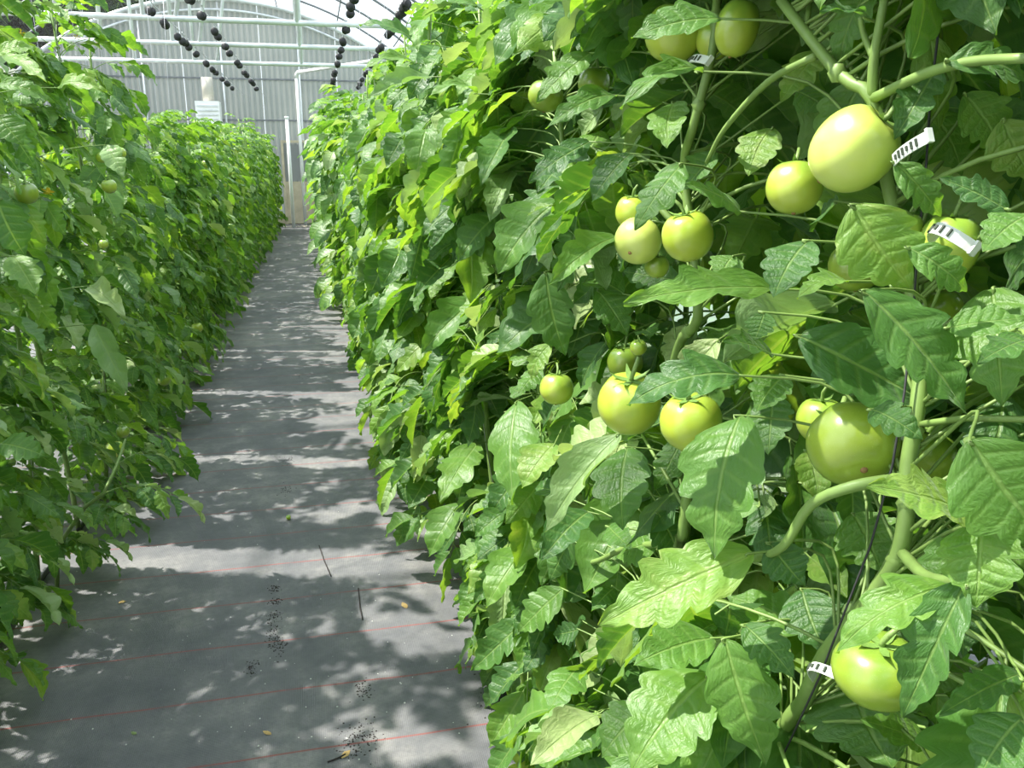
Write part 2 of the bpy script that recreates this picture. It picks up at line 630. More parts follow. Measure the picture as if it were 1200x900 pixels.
# ---------------------------------------------------------------- pipes and heater at the gable
p_top = at_y(347, 85, 22.3)
p_end = Vector((1.95, 18.4, p_top.z - 0.02))
vp = bpy.data.objects.new('vent_pipe', None); COL.objects.link(vp)
vp.location = (p_top.x, p_top.y, 0)
tag(vp, 'tall white standing pipe with an elbow and a long arm, at the aisle end', 'pipe')
mb = MB(); mb.tube([(0, 0, 0), (0, 0, 2.4), (0, 0, p_top.z - 0.08)], [0.042, 0.042, 0.036], 12)
link('upright', mb.mesh('upright', M_PVC), vp)
mb = MB(); mb.tube([(0, 0, p_top.z - 0.12), (0.01, 0, p_top.z - 0.04), (0.05, -0.05, p_top.z), (0.14, -0.2, p_top.z)], 0.05, 12)
link('elbow', mb.mesh('elbow', M_PVC), vp)
q = p_end - Vector((p_top.x, p_top.y, 0))
mb = MB(); mb.tube([(0.10, -0.15, p_top.z), tuple(q)], 0.04, 12)
link('arm', mb.mesh('arm', M_PVC), vp)

s0 = at_y(336, 138, 21.6)
mb = MB()
mb.tube([(0, 0, 0), (0, 0, 1.3), (0, 0, s0.z)], 0.042, 10)
mb.tube([(0, 0, s0.z - 0.02), (0, 0, s0.z + 0.03)], 0.052, 10)
o = link('stub_pipe', mb.mesh('stub_pipe', M_PVC), None, T((s0.x, s0.y, 0)))
tag(o, 'shorter capped white pipe standing left of the tall elbowed pipe', 'pipe')

h0 = at_y(245, 135, 22.2)
ht = bpy.data.objects.new('unit_heater', None); COL.objects.link(ht)
ht.location = (h0.x, h0.y, 0)
tag(ht, 'white boxy heater with a tan flue against the ribbed end wall', 'heater')
mb = MB(); mb.box((0, 0, h0.z), (0.55, 0.45, 0.62))
link('casing', mb.mesh('casing', M_WHITE, False), ht)
for k in range(5):
    mb = MB(); mb.box((0, -0.235, h0.z - 0.2 + 0.1 * k), (0.46, 0.03, 0.03))
    link('louvre', mb.mesh('louvre', M_STEEL, False), ht)
mb = MB(); mb.tube([(0.02, 0, h0.z + 0.31), (0.02, 0, h0.z + 0.86)], 0.13, 14)
link('flue', mb.mesh('flue', M_FLUE), ht)
mb = MB(); mb.box((0, 0.05, (h0.z - 0.31) / 2), (0.40, 0.3, h0.z - 0.31))
link('stand', mb.mesh('stand', M_STEEL, False), ht)

# ---------------------------------------------------------------- crop wires and bobbins
WIRES = [(-1.56, 'outer wire of the shaded row'), (-1.07, 'inner wire of the shaded row'),
         (0.48, 'inner wire of the sunlit row'), (1.02, 'outer wire of the sunlit row')]
WZ = TIE_Z + 0.04
for x, nm in WIRES:
    mb = MB(); mb.tube([(x, Y0, WZ), (x, Y1, WZ)], 0.004, 6)
    tag(link('crop_wire', mb.mesh('crop_wire', M_WIRE)), 'thin overhead crop wire, ' + nm, 'wire')
mb = MB()
def lathe(mb, prof, n=14, M=None, mi=0):
    b = len(mb.v)
    for (r, h) in prof:
        for k in range(n):
            a = 2 * PI * k / n
            p = Vector((r * math.cos(a), r * math.sin(a), h))
            mb.v.append(M @ p if M else p); mb.uv.append((0, .5)); mb.tint.append(.5)
    for i in range(len(prof) - 1):
        for k in range(n):
            k2 = (k + 1) % n
            mb.f.append((b + i * n + k, b + i * n + k2, b + (i + 1) * n + k2, b + (i + 1) * n + k)); mb.mi.append(mi)
RY = Matrix.Rotation(PI / 2, 4, 'X')
lathe(mb, [(0.0, -0.034), (0.042, -0.034), (0.046, -0.027), (0.036, -0.02), (0.022, -0.014), (0.022, 0.014), (0.036, 0.02), (0.046, 0.027), (0.042, 0.034), (0.0, 0.034)], 14, T((0, 0, -0.10)) @ RY)
bob_me = mb.mesh('spool', M_BOB)
mb = MB()
mb.tube([(0, 0, -0.10), (0, 0.03, -0.03), (0, 0.02, 0.006), (0, 0, 0.012), (0, -0.02, 0.0)], 0.005, 6)
hook_me = mb.mesh('hook', M_WIRE)
TW_TOP = {}
for wi, (x, nm) in enumerate(WIRES):
    y = 7.6 + 0.2 * wi
    first = True
    while y < 19.6:
        r = bpy.data.objects.new('twine_bobbin', None); COL.objects.link(r)
        r.location = (x, y, WZ)
        r.rotation_euler = (0, RND.uniform(-.12, .12), RND.uniform(-.5, .5))
        tag(r, 'black twine spool hooked on the ' + nm, 'bobbin', 'twine bobbins on the ' + nm)
        link('spool', bob_me, r); link('hook', hook_me, r)
        y += RND.choice((0.16, 0.42, 0.75, 0.95, 1.15))

# ---------------------------------------------------------------- leaflets
def leaflet_geo(seed, nveins, rows, cols, aspect, curl, bend, fold, twist=0.0, lobe=0.2):
    """unit-long tomato leaflet along +Y, upper face +Z: toothed outline, keel, rolled edges, puckered between veins"""
    r = random.Random(seed)
    nu = nveins * rows
    ph = r.uniform(0, 6)
    verts, uvs, faces = [], [], []
    # midrib
    mids = []
    p = Vector((0, 0, 0)); 
    side_b = r.uniform(-0.25, 0.25)
    for i in range(nu + 1):
        s = i / nu
        a = 0.25 * bend - bend * s
        mids.append((p.copy(), a, side_b * s))
        st = 1.0 / nu
        p = p + Vector((math.sin(side_b * s) * st, math.cos(a) * st, math.sin(a) * st))
    # irregular lobes of each margin: (start, end, depth)
    lobes = {}
    for sg in (-1, 1):
        cuts = [0.0, r.uniform(.14, .24), r.uniform(.34, .46), r.uniform(.56, .66), r.uniform(.74, .84), 1.01]
        deps = [lobe * r.uniform(.3, .9), lobe * r.uniform(.7, 1.9), lobe * r.uniform(.5, 1.7), lobe * r.uniform(.3, 1.1), 0.0]
        lobes[sg] = (cuts, deps)
    lobes[0] = lobes[1]

    def width(s, sg):
        base = (math.sin(PI * min(1, (s * 0.985 + 0.015) ** 0.66))) ** 0.9
        cuts, deps = lobes[sg]
        for q in range(len(deps)):
            if cuts[q] <= s < cuts[q + 1]:
                f = (s - cuts[q]) / (cuts[q + 1] - cuts[q])
                d0 = deps[q - 1] if q else 0.0
                up = math.exp(-(f / 0.30) ** 2)
                dn = max(0.0, (f - 0.80) / 0.20) ** 2
                base *= 1 - d0 * up - deps[q] * dn * 0.9
                break
        return 0.5 * aspect * base
    for i in range(nu + 1):
        s = i / nu
        fr_ = (s * nveins) % 1.0
        mp, a, sa = mids[i]
        tang = Vector((math.sin(sa), math.cos(a), math.sin(a))).normalized()
        nor = Vector((0, -math.sin(a), math.cos(a)))
        lat = tang.cross(nor).normalized()
        for j in range(-cols, cols + 1):
            t = j / cols
            sg = 1 if t > 0 else -1
            w = 0.004 if i == nu else width(s, sg)
            al = abs(t) * w
            k = curl * (1 + 0.35 * math.sin(5 * s + ph + sg)) * (0.3 + 0.7 * min(1, s * 3)) 
            k = k if abs(k) > 0.05 else 0.05
            x = math.sin(k * al) / k
            z = (1 - math.cos(k * al)) / k + fold * al
            z += 0.055 * aspect * math.sin(7 * s * 2 + ph + 2 * sg) * abs(t) ** 2        # wavy margin
            if rows > 1:
                z += 0.05 * aspect * mnoise.noise(Vector((s * 5.5, t * 2.6, seed * 3.1))) * min(1, abs(t) * 3)   # puckers
                z += 0.018 * aspect * math.sin(PI * fr_) * math.sin(PI * min(1, abs(t) * 1.02)) * (1 if rows > 2 else 0)
            tw = twist * s
            x2 = sg * x * math.cos(tw) - z * math.sin(tw)
            z2 = sg * x * math.sin(tw) + z * math.cos(tw)
            fwd = 0.55 * al * (1 - 0.5 * s)
            verts.append(mp + lat * x2 + nor * z2 + tang * fwd * (1 - s ** 4))
            uvs.append((s, t * 0.5 + 0.5))
    nc = 2 * cols + 1
    for i in range(nu):
        for j in range(nc - 1):
            a = i * nc + j
            faces.append((a, a + 1, a + nc + 1, a + nc))
    # make base -> tip lie along +Y
    tip = verts[-cols - 1] - verts[cols]
    ang = math.atan2(tip.z, tip.y)
    R = Matrix.Rotation(-ang, 4, 'X')
    L = tip.length
    verts = [(R @ v) / L for v in verts]
    # short stalk
    return verts, faces, uvs


SHAPES = []   # (seed, aspect, curl, bend, fold, twist, lobe, pale)
for k in range(14):
    rr = random.Random(100 + k)
    kind = k % 7
    curl = {0: 0.5, 1: 1.2, 2: -1.0, 3: 3.4, 4: 0.2, 5: -1.6, 6: 2.0}[kind] + rr.uniform(-.3, .3)
    bend = {0: 0.5, 1: 0.9, 2: 0.7, 3: 0.6, 4: 1.3, 5: 0.4, 6: 0.2}[kind] + rr.uniform(-.15, .15)
    fold = {0: 0.15, 1: 0.35, 2: 0.0, 3: 0.2, 4: 0.1, 5: -0.1, 6: 0.45}[kind]
    SHAPES.append((k, rr.uniform(0.44, 0.60), curl, bend, fold, rr.uniform(-.5, .5), rr.uniform(0.15, 0.30), kind == 3))
GEO_HI = [leaflet_geo(s[0], 6, 4, 3, s[1], s[2], s[3], s[4], s[5], s[6]) for s in SHAPES]
GEO_NEAR = [leaflet_geo(s[0], 6, 3, 2, s[1], s[2], s[3], s[4], s[5], s[6]) for s in SHAPES]
GEO_MID = [leaflet_geo(s[0], 6, 2, 1, s[1], s[2], s[3], s[4], s[5], s[6]) for s in SHAPES]
GEO_LOW = [leaflet_geo(s[0], 4, 1, 1, s[1] * 1.1, s[2], s[3], s[4], s[5], 0.0) for s in SHAPES]


def geo_mesh(g, name, mat, stalk=False):
    m = MB()
    m.add(g[0], g[1], g[2], None, 0.0)
    return m.mesh(name, mat)


ME_HI = [geo_mesh(g, 'leaflet', M_PALE if SHAPES[i][7] else M_LEAF) for i, g in enumerate(GEO_HI)]
ME_NEAR = [geo_mesh(g, 'leaflet', M_PALE if SHAPES[i][7] else M_LEAF) for i, g in enumerate(GEO_NEAR)]


def frame(base, axis, normal):
    """matrix with +Y along axis and +Z near normal"""
    y = axis.normalized()
    z = (normal - y * normal.dot(y))
    z = z.normalized() if z.length > 1e-5 else y.orthogonal().normalized()
    x = y.cross(z)
    return Matrix(((x.x, y.x, z.x, base.x), (x.y, y.y, z.y, base.y), (x.z, y.z, z.z, base.z), (0, 0, 0, 1)))


# ---------------------------------------------------------------- compound leaves
class Compound:
    pass


def compound(seed):
    r = random.Random(500 + seed)
    c = Compound()
    L = 1.0
    n = 9
    pts, tans = [], []
    p = Vector((0, 0, 0))
    a0 = r.uniform(0.15, 0.55)
    a1 = r.uniform(-1.25, -0.7)
    for i in range(n + 1):
        s = i / n
        a = a0 + (a1 - a0) * s
        yawv = 0.25 * math.sin(3 * s + seed)
        d = Vector((math.sin(yawv) * math.cos(a), math.cos(yawv) * math.cos(a), math.sin(a)))
        pts.append(p.copy()); tans.append(d)
        p = p + d * (L / n)
    c.pts = pts
    c.leaflets = []      # (shape, matrix)

    def at(s):
        i = min(n - 1, int(s * n)); f = s * n - i
        return pts[i].lerp(pts[i + 1], f), tans[i].lerp(tans[i + 1], f).normalized()
    upv = Vector((0, 0, 1))

    def put(s, side, size, splay, droop):
        pos, t = at(s)
        lat = t.cross(upv).normalized() * side
        nrm = lat.cross(t) if side > 0 else t.cross(lat)
        nrm = t.cross(lat) if nrm.z < 0 else nrm
        ax = (t * math.cos(splay) + lat * math.sin(splay) + Vector((0, 0, -droop))).normalized()
        nn = (upv * 0.8 + nrm * 0.5 + t * 0.25 + Vector((r.uniform(-.35, .35), r.uniform(-.35, .35), 0)))
        base = pos + ax * (0.06 * (1 if side else 0.2))
        sh = r.randrange(len(SHAPES))
        c.leaflets.append((sh, frame(base, ax, nn) @ Matrix.Diagonal((size * r.uniform(.95, 1.15), size, size, 1)), base, pos))
    put(0.99, 0, r.uniform(0.48, 0.60), 0.0, r.uniform(0.1, 0.5))
    for s, sz in ((0.86, 0.36), (0.64, 0.42), (0.40, 0.38)):
        for side in (-1, 1):
            put(s + r.uniform(-.03, .03), side, sz * r.uniform(.85, 1.12), r.uniform(0.7, 1.15), r.uniform(0.35, 1.1))
    for s in (0.75, 0.53):
        side = r.choice((-1, 1))
        put(s, side, r.uniform(0.11, 0.16), 1.2, 0.2)
    m = MB()
    m.tube(pts, [0.0075 - 0.0045 * i / n for i in range(n + 1)], 5, True)
    for (sh, M, b, pos) in c.leaflets:
        m.tube([pos, b + (b - pos) * 0.2], 0.0045, 4, False)
    c.rachis = m.mesh('leaf_stalk', M_STEM)
    m = MB()
    m.tube(pts, [0.0095 - 0.006 * i / n for i in range(n + 1)], 4, False, 1)
    for (sh, M, b, pos) in c.leaflets:
        g = GEO_MID[sh]
        m.add(g[0], g[1], g[2], M, r.random(), 2 if SHAPES[sh][7] else 0)
    c.mid = m.mesh('leaf', [M_LEAF, M_STEM, M_PALE])
    return c


COMP = [compound(k) for k in range(10)]

# ---------------------------------------------------------------- fruit that can be told apart
#  (px, py, width px, X plane, height ratio, material, tilt, label)
TOMS = [
    (1000, 174, 95, 0.455, 1.10, 0, 0.50, 'large oval cream-green tomato, beside a round one and a white ladder-shaped clip'),
    (931, 219, 65, 0.455, 0.98, 1, -0.2, 'round lime tomato tucked against the large oval cream-green one'),
    (748, 282, 56, 0.41, 0.92, 0, 0.2, 'small pale cream-green tomato in front of a yellower one in a cluster'),
    (742, 248, 42, 0.425, 1.0, 3, 0.1, 'yellowish tomato half hidden behind the pale tomato in the cluster'),
    (806, 276, 60, 0.43, 1.02, 3, -0.25, 'round yellow-lime tomato right beside the pale pair, above a tiny green one'),
    (770, 312, 29, 0.44, 0.95, 2, 0.0, 'tiny green tomato hanging beneath the pale and yellow-lime cluster'),
    (738, 472, 74, 0.40, 1.02, 3, 0.25, 'glossy yellow-lime tomato whose edge a pointed leaf overlaps'),
    (809, 494, 72, 0.425, 0.98, 3, -0.2, 'yellow-lime tomato under a pointed leaf, directly above a bare stem'),
    (652, 455, 40, 0.42, 0.97, 1, 0.0, 'single small striped green tomato beside a thin stem'),
    (1000, 520, 104, 0.475, 0.88, 2, 0.15, 'broad squat green tomato with brown blossom scar, under a large leaf'),
    (962, 492, 56, 0.515, 1.0, 1, 0.0, 'green tomato peeking from behind the broad squat tomato with a scar'),
    (1082, 532, 74, 0.545, 0.85, 2, -0.2, 'shaded green tomato right of the main stem, behind the squat one'),
    (1030, 785, 104, 0.46, 0.80, 2, 0.1, 'ribbed lime tomato low on the plant, beside a clear stem clip'),
    (789, 38, 68, 0.45, 1.0, 1, 0.0, 'lime tomato with a broad grey-green leaf lying across it'),
    (864, 32, 50, 0.47, 1.35, 1, 0.0, 'tall oval green tomato beside the leaf-covered lime tomato'),
    (838, 46, 44, 0.49, 1.05, 1, 0.0, 'green tomato wedged between the leaf-covered tomato and the tall oval one'),
    (1081, 45, 44, 0.56, 1.15, 2, 0.1, 'dark green shaded tomato with dried flower remains beside a twine'),
    (1111, 288, 68, 0.52, 1.20, 1, 0.1, 'large green tomato with a white clip lying over its shoulder'),
    (1060, 272, 40, 0.50, 1.3, 1, 0.0, 'slim green tomato partly covered by a big scarred leaf'),
    (1003, 312, 62, 0.53, 0.95, 2, 0.0, 'shaded green tomato behind the big scarred leaf'),
    (1096, 362, 60, 0.56, 0.8, 2, 0.0, 'dark green tomato hanging below the clipped large green tomato'),
    (640, 112, 42, 0.46, 0.9, 2, 0.0, 'green tomato under a glossy grooved leaf high in the row'),
    (696, 97, 38, 0.50, 1.0, 2, 0.0, 'dull green tomato deep in the leaves beside the leaf-covered lime one'),
    (748, 407, 20, 0.47, 0.95, 1, 0.0, 'marble-sized green tomato deep among the leaves'),
    (733, 424, 42, 0.55, 1.0, 2, 0.0, 'dark green tomato in shade above the glossy yellow-lime one'),
]
PROTECT = []    # (centre, radius) that random leaves keep clear of
TOM_W = []
for (px, py, w, X, hr, mi, tilt, lab) in TOMS:
    c = at_x(px, py, X)
    depth = (c - CAM).dot(FW)
    r = w * depth / F / 2
    TOM_W.append((c, r, hr, mi, tilt, lab))
    PROTECT.append((c, r * 0.95))


def tomato_mesh(hr, seed, mi, n=28, m_=18):
    r = random.Random(seed)
    mb = MB()
    ribs = r.choice((5, 6, 7)); ra = r.uniform(0.01, 0.035); p1 = r.uniform(0, 6)
    b = 0
    for i in range(m_ + 1):
        th = PI * i / m_
        for k in range(n):
            a = 2 * PI * k / n
            rad = math.sin(th) ** 0.92 if 0 < i < m_ else 0.0
            z = math.cos(th)
            up = max(0.0, z)
            rr = rad * (1 + ra * math.sin(ribs * a + p1) * (0.35 + up)) * (1 + 0.02 * math.sin(a + p1))
            dip = 0.20 * math.exp(-(th / 0.42) ** 2) + 0.03 * math.exp(-((PI - th) / 0.25) ** 2) * -1
            mb.v.append(Vector((rr * math.cos(a), rr * math.sin(a), (z - dip) * hr))); mb.uv.append((0, .5)); mb.tint.append(.5)
    for i in range(m_):
        for k in range(n):
            k2 = (k + 1) % n
            mb.f.append((i * n + k, (i + 1) * n + k, (i + 1) * n + k2, i * n + k2)); mb.mi.append(0)
    return mb.mesh('fruit', M_TOM[mi])


def calyx_mesh(hr):
    mb = MB()
    for k in range(5):
        a = 2 * PI * k / 5 + 0.3
        d = Vector((math.cos(a), math.sin(a), 0)); o = Vector((-d.y, d.x, 0))
        z0 = 0.80 * hr
        row = [(0.04, 0.07, 0.03), (0.25, 0.10, 0.05), (0.48, 0.07, 0.10), (0.68, 0.01, 0.24)]
        vs = []
        for (rr, w, dz) in row:
            vs += [d * rr - o * w + Vector((0, 0, z0 + dz)), d * rr + o * w + Vector((0, 0, z0 + dz))]
        mb.add(vs, [(0, 1, 3, 2), (2, 3, 5, 4), (4, 5, 7, 6)])
    return mb.mesh('calyx', M_CALYX)


def pedicel_mesh(hr):
    mb = MB()
    mb.tube([(0, 0, 0.78 * hr), (0.03, 0, 0.95 * hr), (0.02, 0.10, 1.2 * hr), (-0.1, 0.30, 1.5 * hr)], [0.09, 0.07, 0.075, 0.06], 7)
    return mb.mesh('pedicel', M_STEM)


def scar_mesh(hr):
    mb = MB()
    lathe(mb, [(0.0, -1.000 * hr - 0.025), (0.05, -0.998 * hr - 0.028), (0.075, -0.99 * hr - 0.005), (0.09, -0.97 * hr + 0.01)], 9)
    return mb.mesh('blossom_scar', M_SCAR)


def tomato(c, r, hr, mi, tilt, lab, seed, parts=True, group=None):
    e = bpy.data.objects.new('tomato', None); COL.objects.link(e)
    e.location = c
    rr = random.Random(seed)
    e.rotation_euler = (rr.uniform(-.25, .25), tilt, rr.uniform(0, 6)) if seed != 0 else (0.55, 0.55, 0.0)
    if seed in (2, 9):      # these show the blossom end
        k = {2: (-.5, -.7, .6), 9: (-.05, -.62, .8)}[seed]
        e.rotation_euler = (-(RT * k[0] + UP * k[1] - FW * k[2])).to_track_quat('Z', 'Y').to_euler()
    e.scale = (r, r, r)
    tag(e, lab, 'tomato', group)
    link('fruit', tomato_mesh(hr, seed, mi), e)
    if parts:
        link('calyx', calyx_mesh(hr), e)
        link('pedicel', pedicel_mesh(hr), e)
        link('blossom_scar', scar_mesh(hr), e)
    return e


for i, t in enumerate(TOM_W):
    tomato(*t, seed=i)

# ---------------------------------------------------------------- leaves of the nearest plants that can be told apart
#  base px, tip px, width px, X plane, shape, roll (turn about own axis)
HERO = [
    (905, 338, 733, 360, 52, 0.405, 0, 0.1), (1000, 240, 1053, 345, 88, 0.415, 7, 0.2), (1012, 340, 1139, 478, 80, 0.42, 0, 0.0),
    (935, 393, 1088, 487, 84, 0.425, 7, 0.1), (868, 440, 733, 466, 58, 0.385, 4, -0.2), (868, 487, 840, 655, 92, 0.405, 11, 0.3),
    (1136, 514, 1215, 650, 118, 0.40, 7, 0.2), (1138, 603, 1020, 576, 70, 0.42, 0, 0.0), (1150, 612, 1158, 712, 82, 0.415, 1, 0.3),
    (1120, 688, 973, 756, 62, 0.415, 4, 0.0), (1133, 680, 1068, 848, 62, 0.40, 6, 0.5), (884, 648, 705, 742, 84, 0.40, 0, 0.0),
    (838, 748, 738, 772, 58, 0.41, 7, 0.0), (850, 748, 893, 897, 78, 0.40, 9, 0.3), (834, 790, 728, 895, 96, 0.405, 7, 0.1),
    (872, 732, 936, 792, 46, 0.415, 14 % 14, 0.1), (992, 330, 930, 347, 32, 0.42, 4, 0.0), (1064, 290, 1127, 348, 42, 0.43, 4, 0.1),
    (1182, 247, 1100, 212, 38, 0.45, 0, 0.0), (1205, 252, 1145, 292, 50, 0.45, 7, 0.0), (1048, 190, 1096, 258, 36, 0.45, 4, 0.2),
    (1108, 385, 1205, 378, 42, 0.47, 7, 0.0), (1205, 398, 1150, 428, 40, 0.46, 0, 0.0), (800, 192, 754, 272, 46, 0.385, 2, 0.2),
    (868, 248, 806, 222, 40, 0.44, 2, 0.0), (824, 84, 722, 124, 36, 0.41, 4, -0.3), (722, 112, 640, 152, 30, 0.42, 11, -0.4),
    (692, 62, 632, 122, 40, 0.42, 0, 0.0), (692, 166, 622, 216, 36, 0.42, 0, 0.0), (722, 278, 648, 336, 36, 0.39, 1, 0.0),
    (846, 22, 738, 40, 50, 0.41, 7, 0.0), (640, 318, 655, 418, 52, 0.42, 7, 0.3), (562, 350, 498, 418, 40, 0.42, 1, 0.0),
    (600, 150, 570, 216, 38, 0.42, 6, 0.4), (606, 470, 598, 592, 58, 0.41, 9, 0.4), (728, 508, 640, 624, 42, 0.41, 3, 0.2),
    (736, 524, 720, 622, 64, 0.45, 7, 0.3), (896, 366, 888, 400, 34, 0.42, 0, 0.0), (902, 636, 936, 690, 48, 0.42, 7, 0.2),
    (620, 640, 578, 716, 46, 0.42, 8, 0.2), (614, 728, 556, 792, 40, 0.42, 6, 0.1), (700, 838, 622, 898, 42, 0.42, 3, 0.1),
    (1000, 798, 1024, 902, 118, 0.53, 7, 0.2), (948, 282, 898, 347, 60, 0.43, 7, 0.2), (1016, 22, 964, 14, 30, 0.46, 0, 0.0),
    (1108, 72, 1204, 104, 46, 0.47, 4, 0.0), (940, 690, 958, 768, 60, 0.50, 7, 0.2), (1000, 602, 1042, 668, 70, 0.53, 0, 0.2),
    (1195, 790, 1105, 842, 40, 0.47, 0, 0.0), (1200, 840, 1138, 905, 66, 0.44, 7, 0.2), (1085, 872, 1010, 848, 40, 0.54, 0, 0.0),
    (960, 60, 920, 120, 46, 0.52, 0, 0.1), (905, 150, 870, 205, 50, 0.50, 7, 0.1), (1130, 110, 1180, 175, 60, 0.53, 0, 0.1),
    (1175, 140, 1200, 215, 60, 0.55, 7, 0.1), (1090, 130, 1140, 200, 50, 0.56, 2, 0.1), (905, 415, 850, 402, 38, 0.44, 0, 0.0),
    (920, 440, 880, 480, 46, 0.45, 7, 0.1), (1020, 480, 1075, 520, 40, 0.44, 4, 0.0), (560, 520, 520, 590, 44, 0.42, 0, 0.2),
    (540, 590, 510, 655, 40, 0.43, 8, 0.2), (585, 250, 540, 310, 40, 0.42, 1, 0.1), (530, 300, 490, 350, 30, 0.42, 6, 0.1),
    (560, 110, 500, 112, 24, 0.36, 4, 0.0), (500, 24, 486, 62, 22, 0.36, 4, 0.0), (488, 50, 422, 27, 20, 0.34, 4, 0.0), (486, 74, 424, 80, 20, 0.34, 4, 0.0), (505, 90, 432, 114, 20, 0.36, 3, 0.0), (560, 8, 505, 3, 22, .40, 4, 0.0),
    (600, 200, 575, 260, 30, 0.43, 3, 0.0), (505, 395, 465, 440, 30, 0.43, 0, 0.0), (770, 600, 800, 650, 50, 0.47, 0, 0.0),
    (690, 600, 640, 660, 44, 0.43, 1, 0.1), (660, 690, 610, 745, 44, 0.43, 0, 0.1), (760, 830, 700, 880, 60, 0.45, 7, 0.1),
    (680, 780, 640, 835, 46, 0.45, 9, 0.1), (650, 520, 620, 575, 46, 0.43, 8, 0.2), (700, 340, 740, 392, 40, 0.46, 0, 0.1),
    (-6, 66, 44, 60, 20, -0.64, 4, 0.0), (4, 64, 58, 96, 22, -0.66, 0, 0.0), (68, 103, 124, 110, 20, -0.72, 4, 0.0), (-4, 100, 62, 123, 20, -0.64, 4, 0.0),
    (-2, 135, 22, 172, 34, -0.66, 7, 0.0), (-4, 232, 22, 302, 46, -0.62, 7, 0.0), (15, 300, 48, 345, 36, -0.66, 0, 0.0), (110, 380, 150, 460, 26, -0.66, 3, 0.0),
    (105, 335, 148, 372, 24, -0.68, 3, 0.0), (125, 170, 145, 208, 22, -0.72, 3, 0.0), (0, 520, 50, 540, 34, -0.62, 4, 0.0),
    (860, 300, 838, 326, 40, 0.45, 7, 0.0), (740, 180, 700, 240, 40, 0.45, 8, 0.1), (790, 120, 775, 175, 44, 0.46, 7, 0.2),
]
HERO_W = []
for (bx, by, tx, ty, w, X, sh, roll) in HERO:
    b = at_x(bx, by, X)
    depth = (b - CAM).dot(FW)
    # the tip leans a little toward the aisle, as hanging leaves do
    t = CAM + ray(tx, ty) * (depth * RND.uniform(0.93, 1.02))
    wid = w * depth / F
    HERO_W.append((b, t, wid, sh, roll))
    PROTECT.append((b.lerp(t, 0.45), wid * 0.42))
    PROTECT.append((b.lerp(t, 0.8), wid * 0.30))
PROT = [(q, r, (q - CAM).length, (q - CAM).normalized()) for q, r in PROTECT]


def blocks(p, size):
    """would a leaf at p hide one of the placed fruits and leaves?"""
    d = p - CAM
    L = d.length
    if L < 0.62:
        return True
    for q, r, ql, qd in PROT:
        if L < ql + r * 0.5:
            al = d.dot(qd)
            if (d - qd * al).length < (r + size * 0.30) * min(1.0, al / ql + .1):
                return True
    return False


SUNNY = [(c, r) for (c, r, hr, mi, tilt, lab) in TOM_W[:9]] + [(TOM_W[12][0], TOM_W[12][1])]
SUNNY += [(b.lerp(t, 0.5), wid * 0.40) for (b, t, wid, sh, roll) in HERO_W[:50]]


def shades(p, size):
    """would a leaf at p take the sun off a fruit or leaf that stands in full sun?"""
    if p.y > 2.6:
        return False
    for q, r in SUNNY:
        d = p - q
        al = d.dot(sdir)
        if 0.02 < al < 0.9 and (d - sdir * al).length < r + size * 0.22:
            return True
    return False


SLITS = ((3.38, 0.11), (4.55, 0.06), (5.9, 0.08), (7.25, 0.07))


def outside_row(p):
    """the rows are kept trimmed back from the aisle"""
    if p.x < -0.4:
        xm = -0.58
        if p.z < 0.75:
            xm = -0.80 if p.y < 3.1 else -0.65
        if p.x > xm:
            return True
        for g, hw in SLITS:      # chinks in the shaded row that let the sun through
            if abs(p.y - (g - 0.30 * (p.x + 1.07))) < hw:
                return True
        return False
    if p.y < 2.8:
        xm = 0.27 + (0.08 if p.z < 0.5 else 0)
    else:
        xm = 0.20
    xm += 0.42 * max(0.0, p.z - 1.5)
    return p.x < xm


# ---------------------------------------------------------------- plants
def stem_path(x, y, h, r, lean):
    pts = []
    n = 12
    ph = r.uniform(0, 6)
    for i in range(n + 1):
        s = i / n
        pts.append(Vector((0.035 * math.sin(5 * s + ph) + lean * s, 0.045 * math.sin(4 * s + 2 * ph), h * s)))
    off = pts[0].copy()
    return [p - Vector((off.x, off.y, 0)) for p in pts]


def on_path(pts, z):
    for a, b in zip(pts, pts[1:]):
        if a.z <= z <= b.z and b.z > a.z:
            return a.lerp(b, (z - a.z) / (b.z - a.z))
    return pts[-1].copy() if z > pts[-1].z else pts[0].copy()


def plant_root(x, y, label, group):
    e = bpy.data.objects.new('tomato_plant', None); COL.objects.link(e)
    e.location = (x, y, 0)
    tag(e, label, 'plant', group)
    return e


def leaf_specs(r, h, n, side, lean=0.0, size=(0.29, 0.44), low=0.12):
    """(z, azimuth, scale, tilt, compound index); side is the direction of the aisle, +1 or -1 in X"""
    out = []
    low = 0.09 if side > 0 else low
    az = r.uniform(0, 6)
    for i in range(n):
        z = low + (h - low) * ((i + r.random()) / n) ** 0.95
        az += 2.4 + r.uniform(-.5, .5)
        a = az
        if r.random() < 0.32:      # leaves turn to the open aisle
            a = (PI / 2 if side < 0 else -PI / 2) + r.uniform(-.9, .9)
        f = z / h
        sc = r.uniform(*size) * (0.70 if side > 0 else 1.0) * (1.0 if f < 0.85 else 1.0 - 2.2 * (f - 0.85))
        tilt = r.uniform(-.15, .35) + (0.5 if f > 0.9 else 0.0)
        out.append((z, a, max(0.12, sc), tilt, r.randrange(len(COMP))))
    return out


def leaf_matrix(p, az, sc, tilt):
    return T(p) @ Matrix.Rotation(az, 4, 'Z') @ Matrix.Rotation(tilt, 4, 'X') @ Matrix.Diagonal((sc, sc, sc, 1))


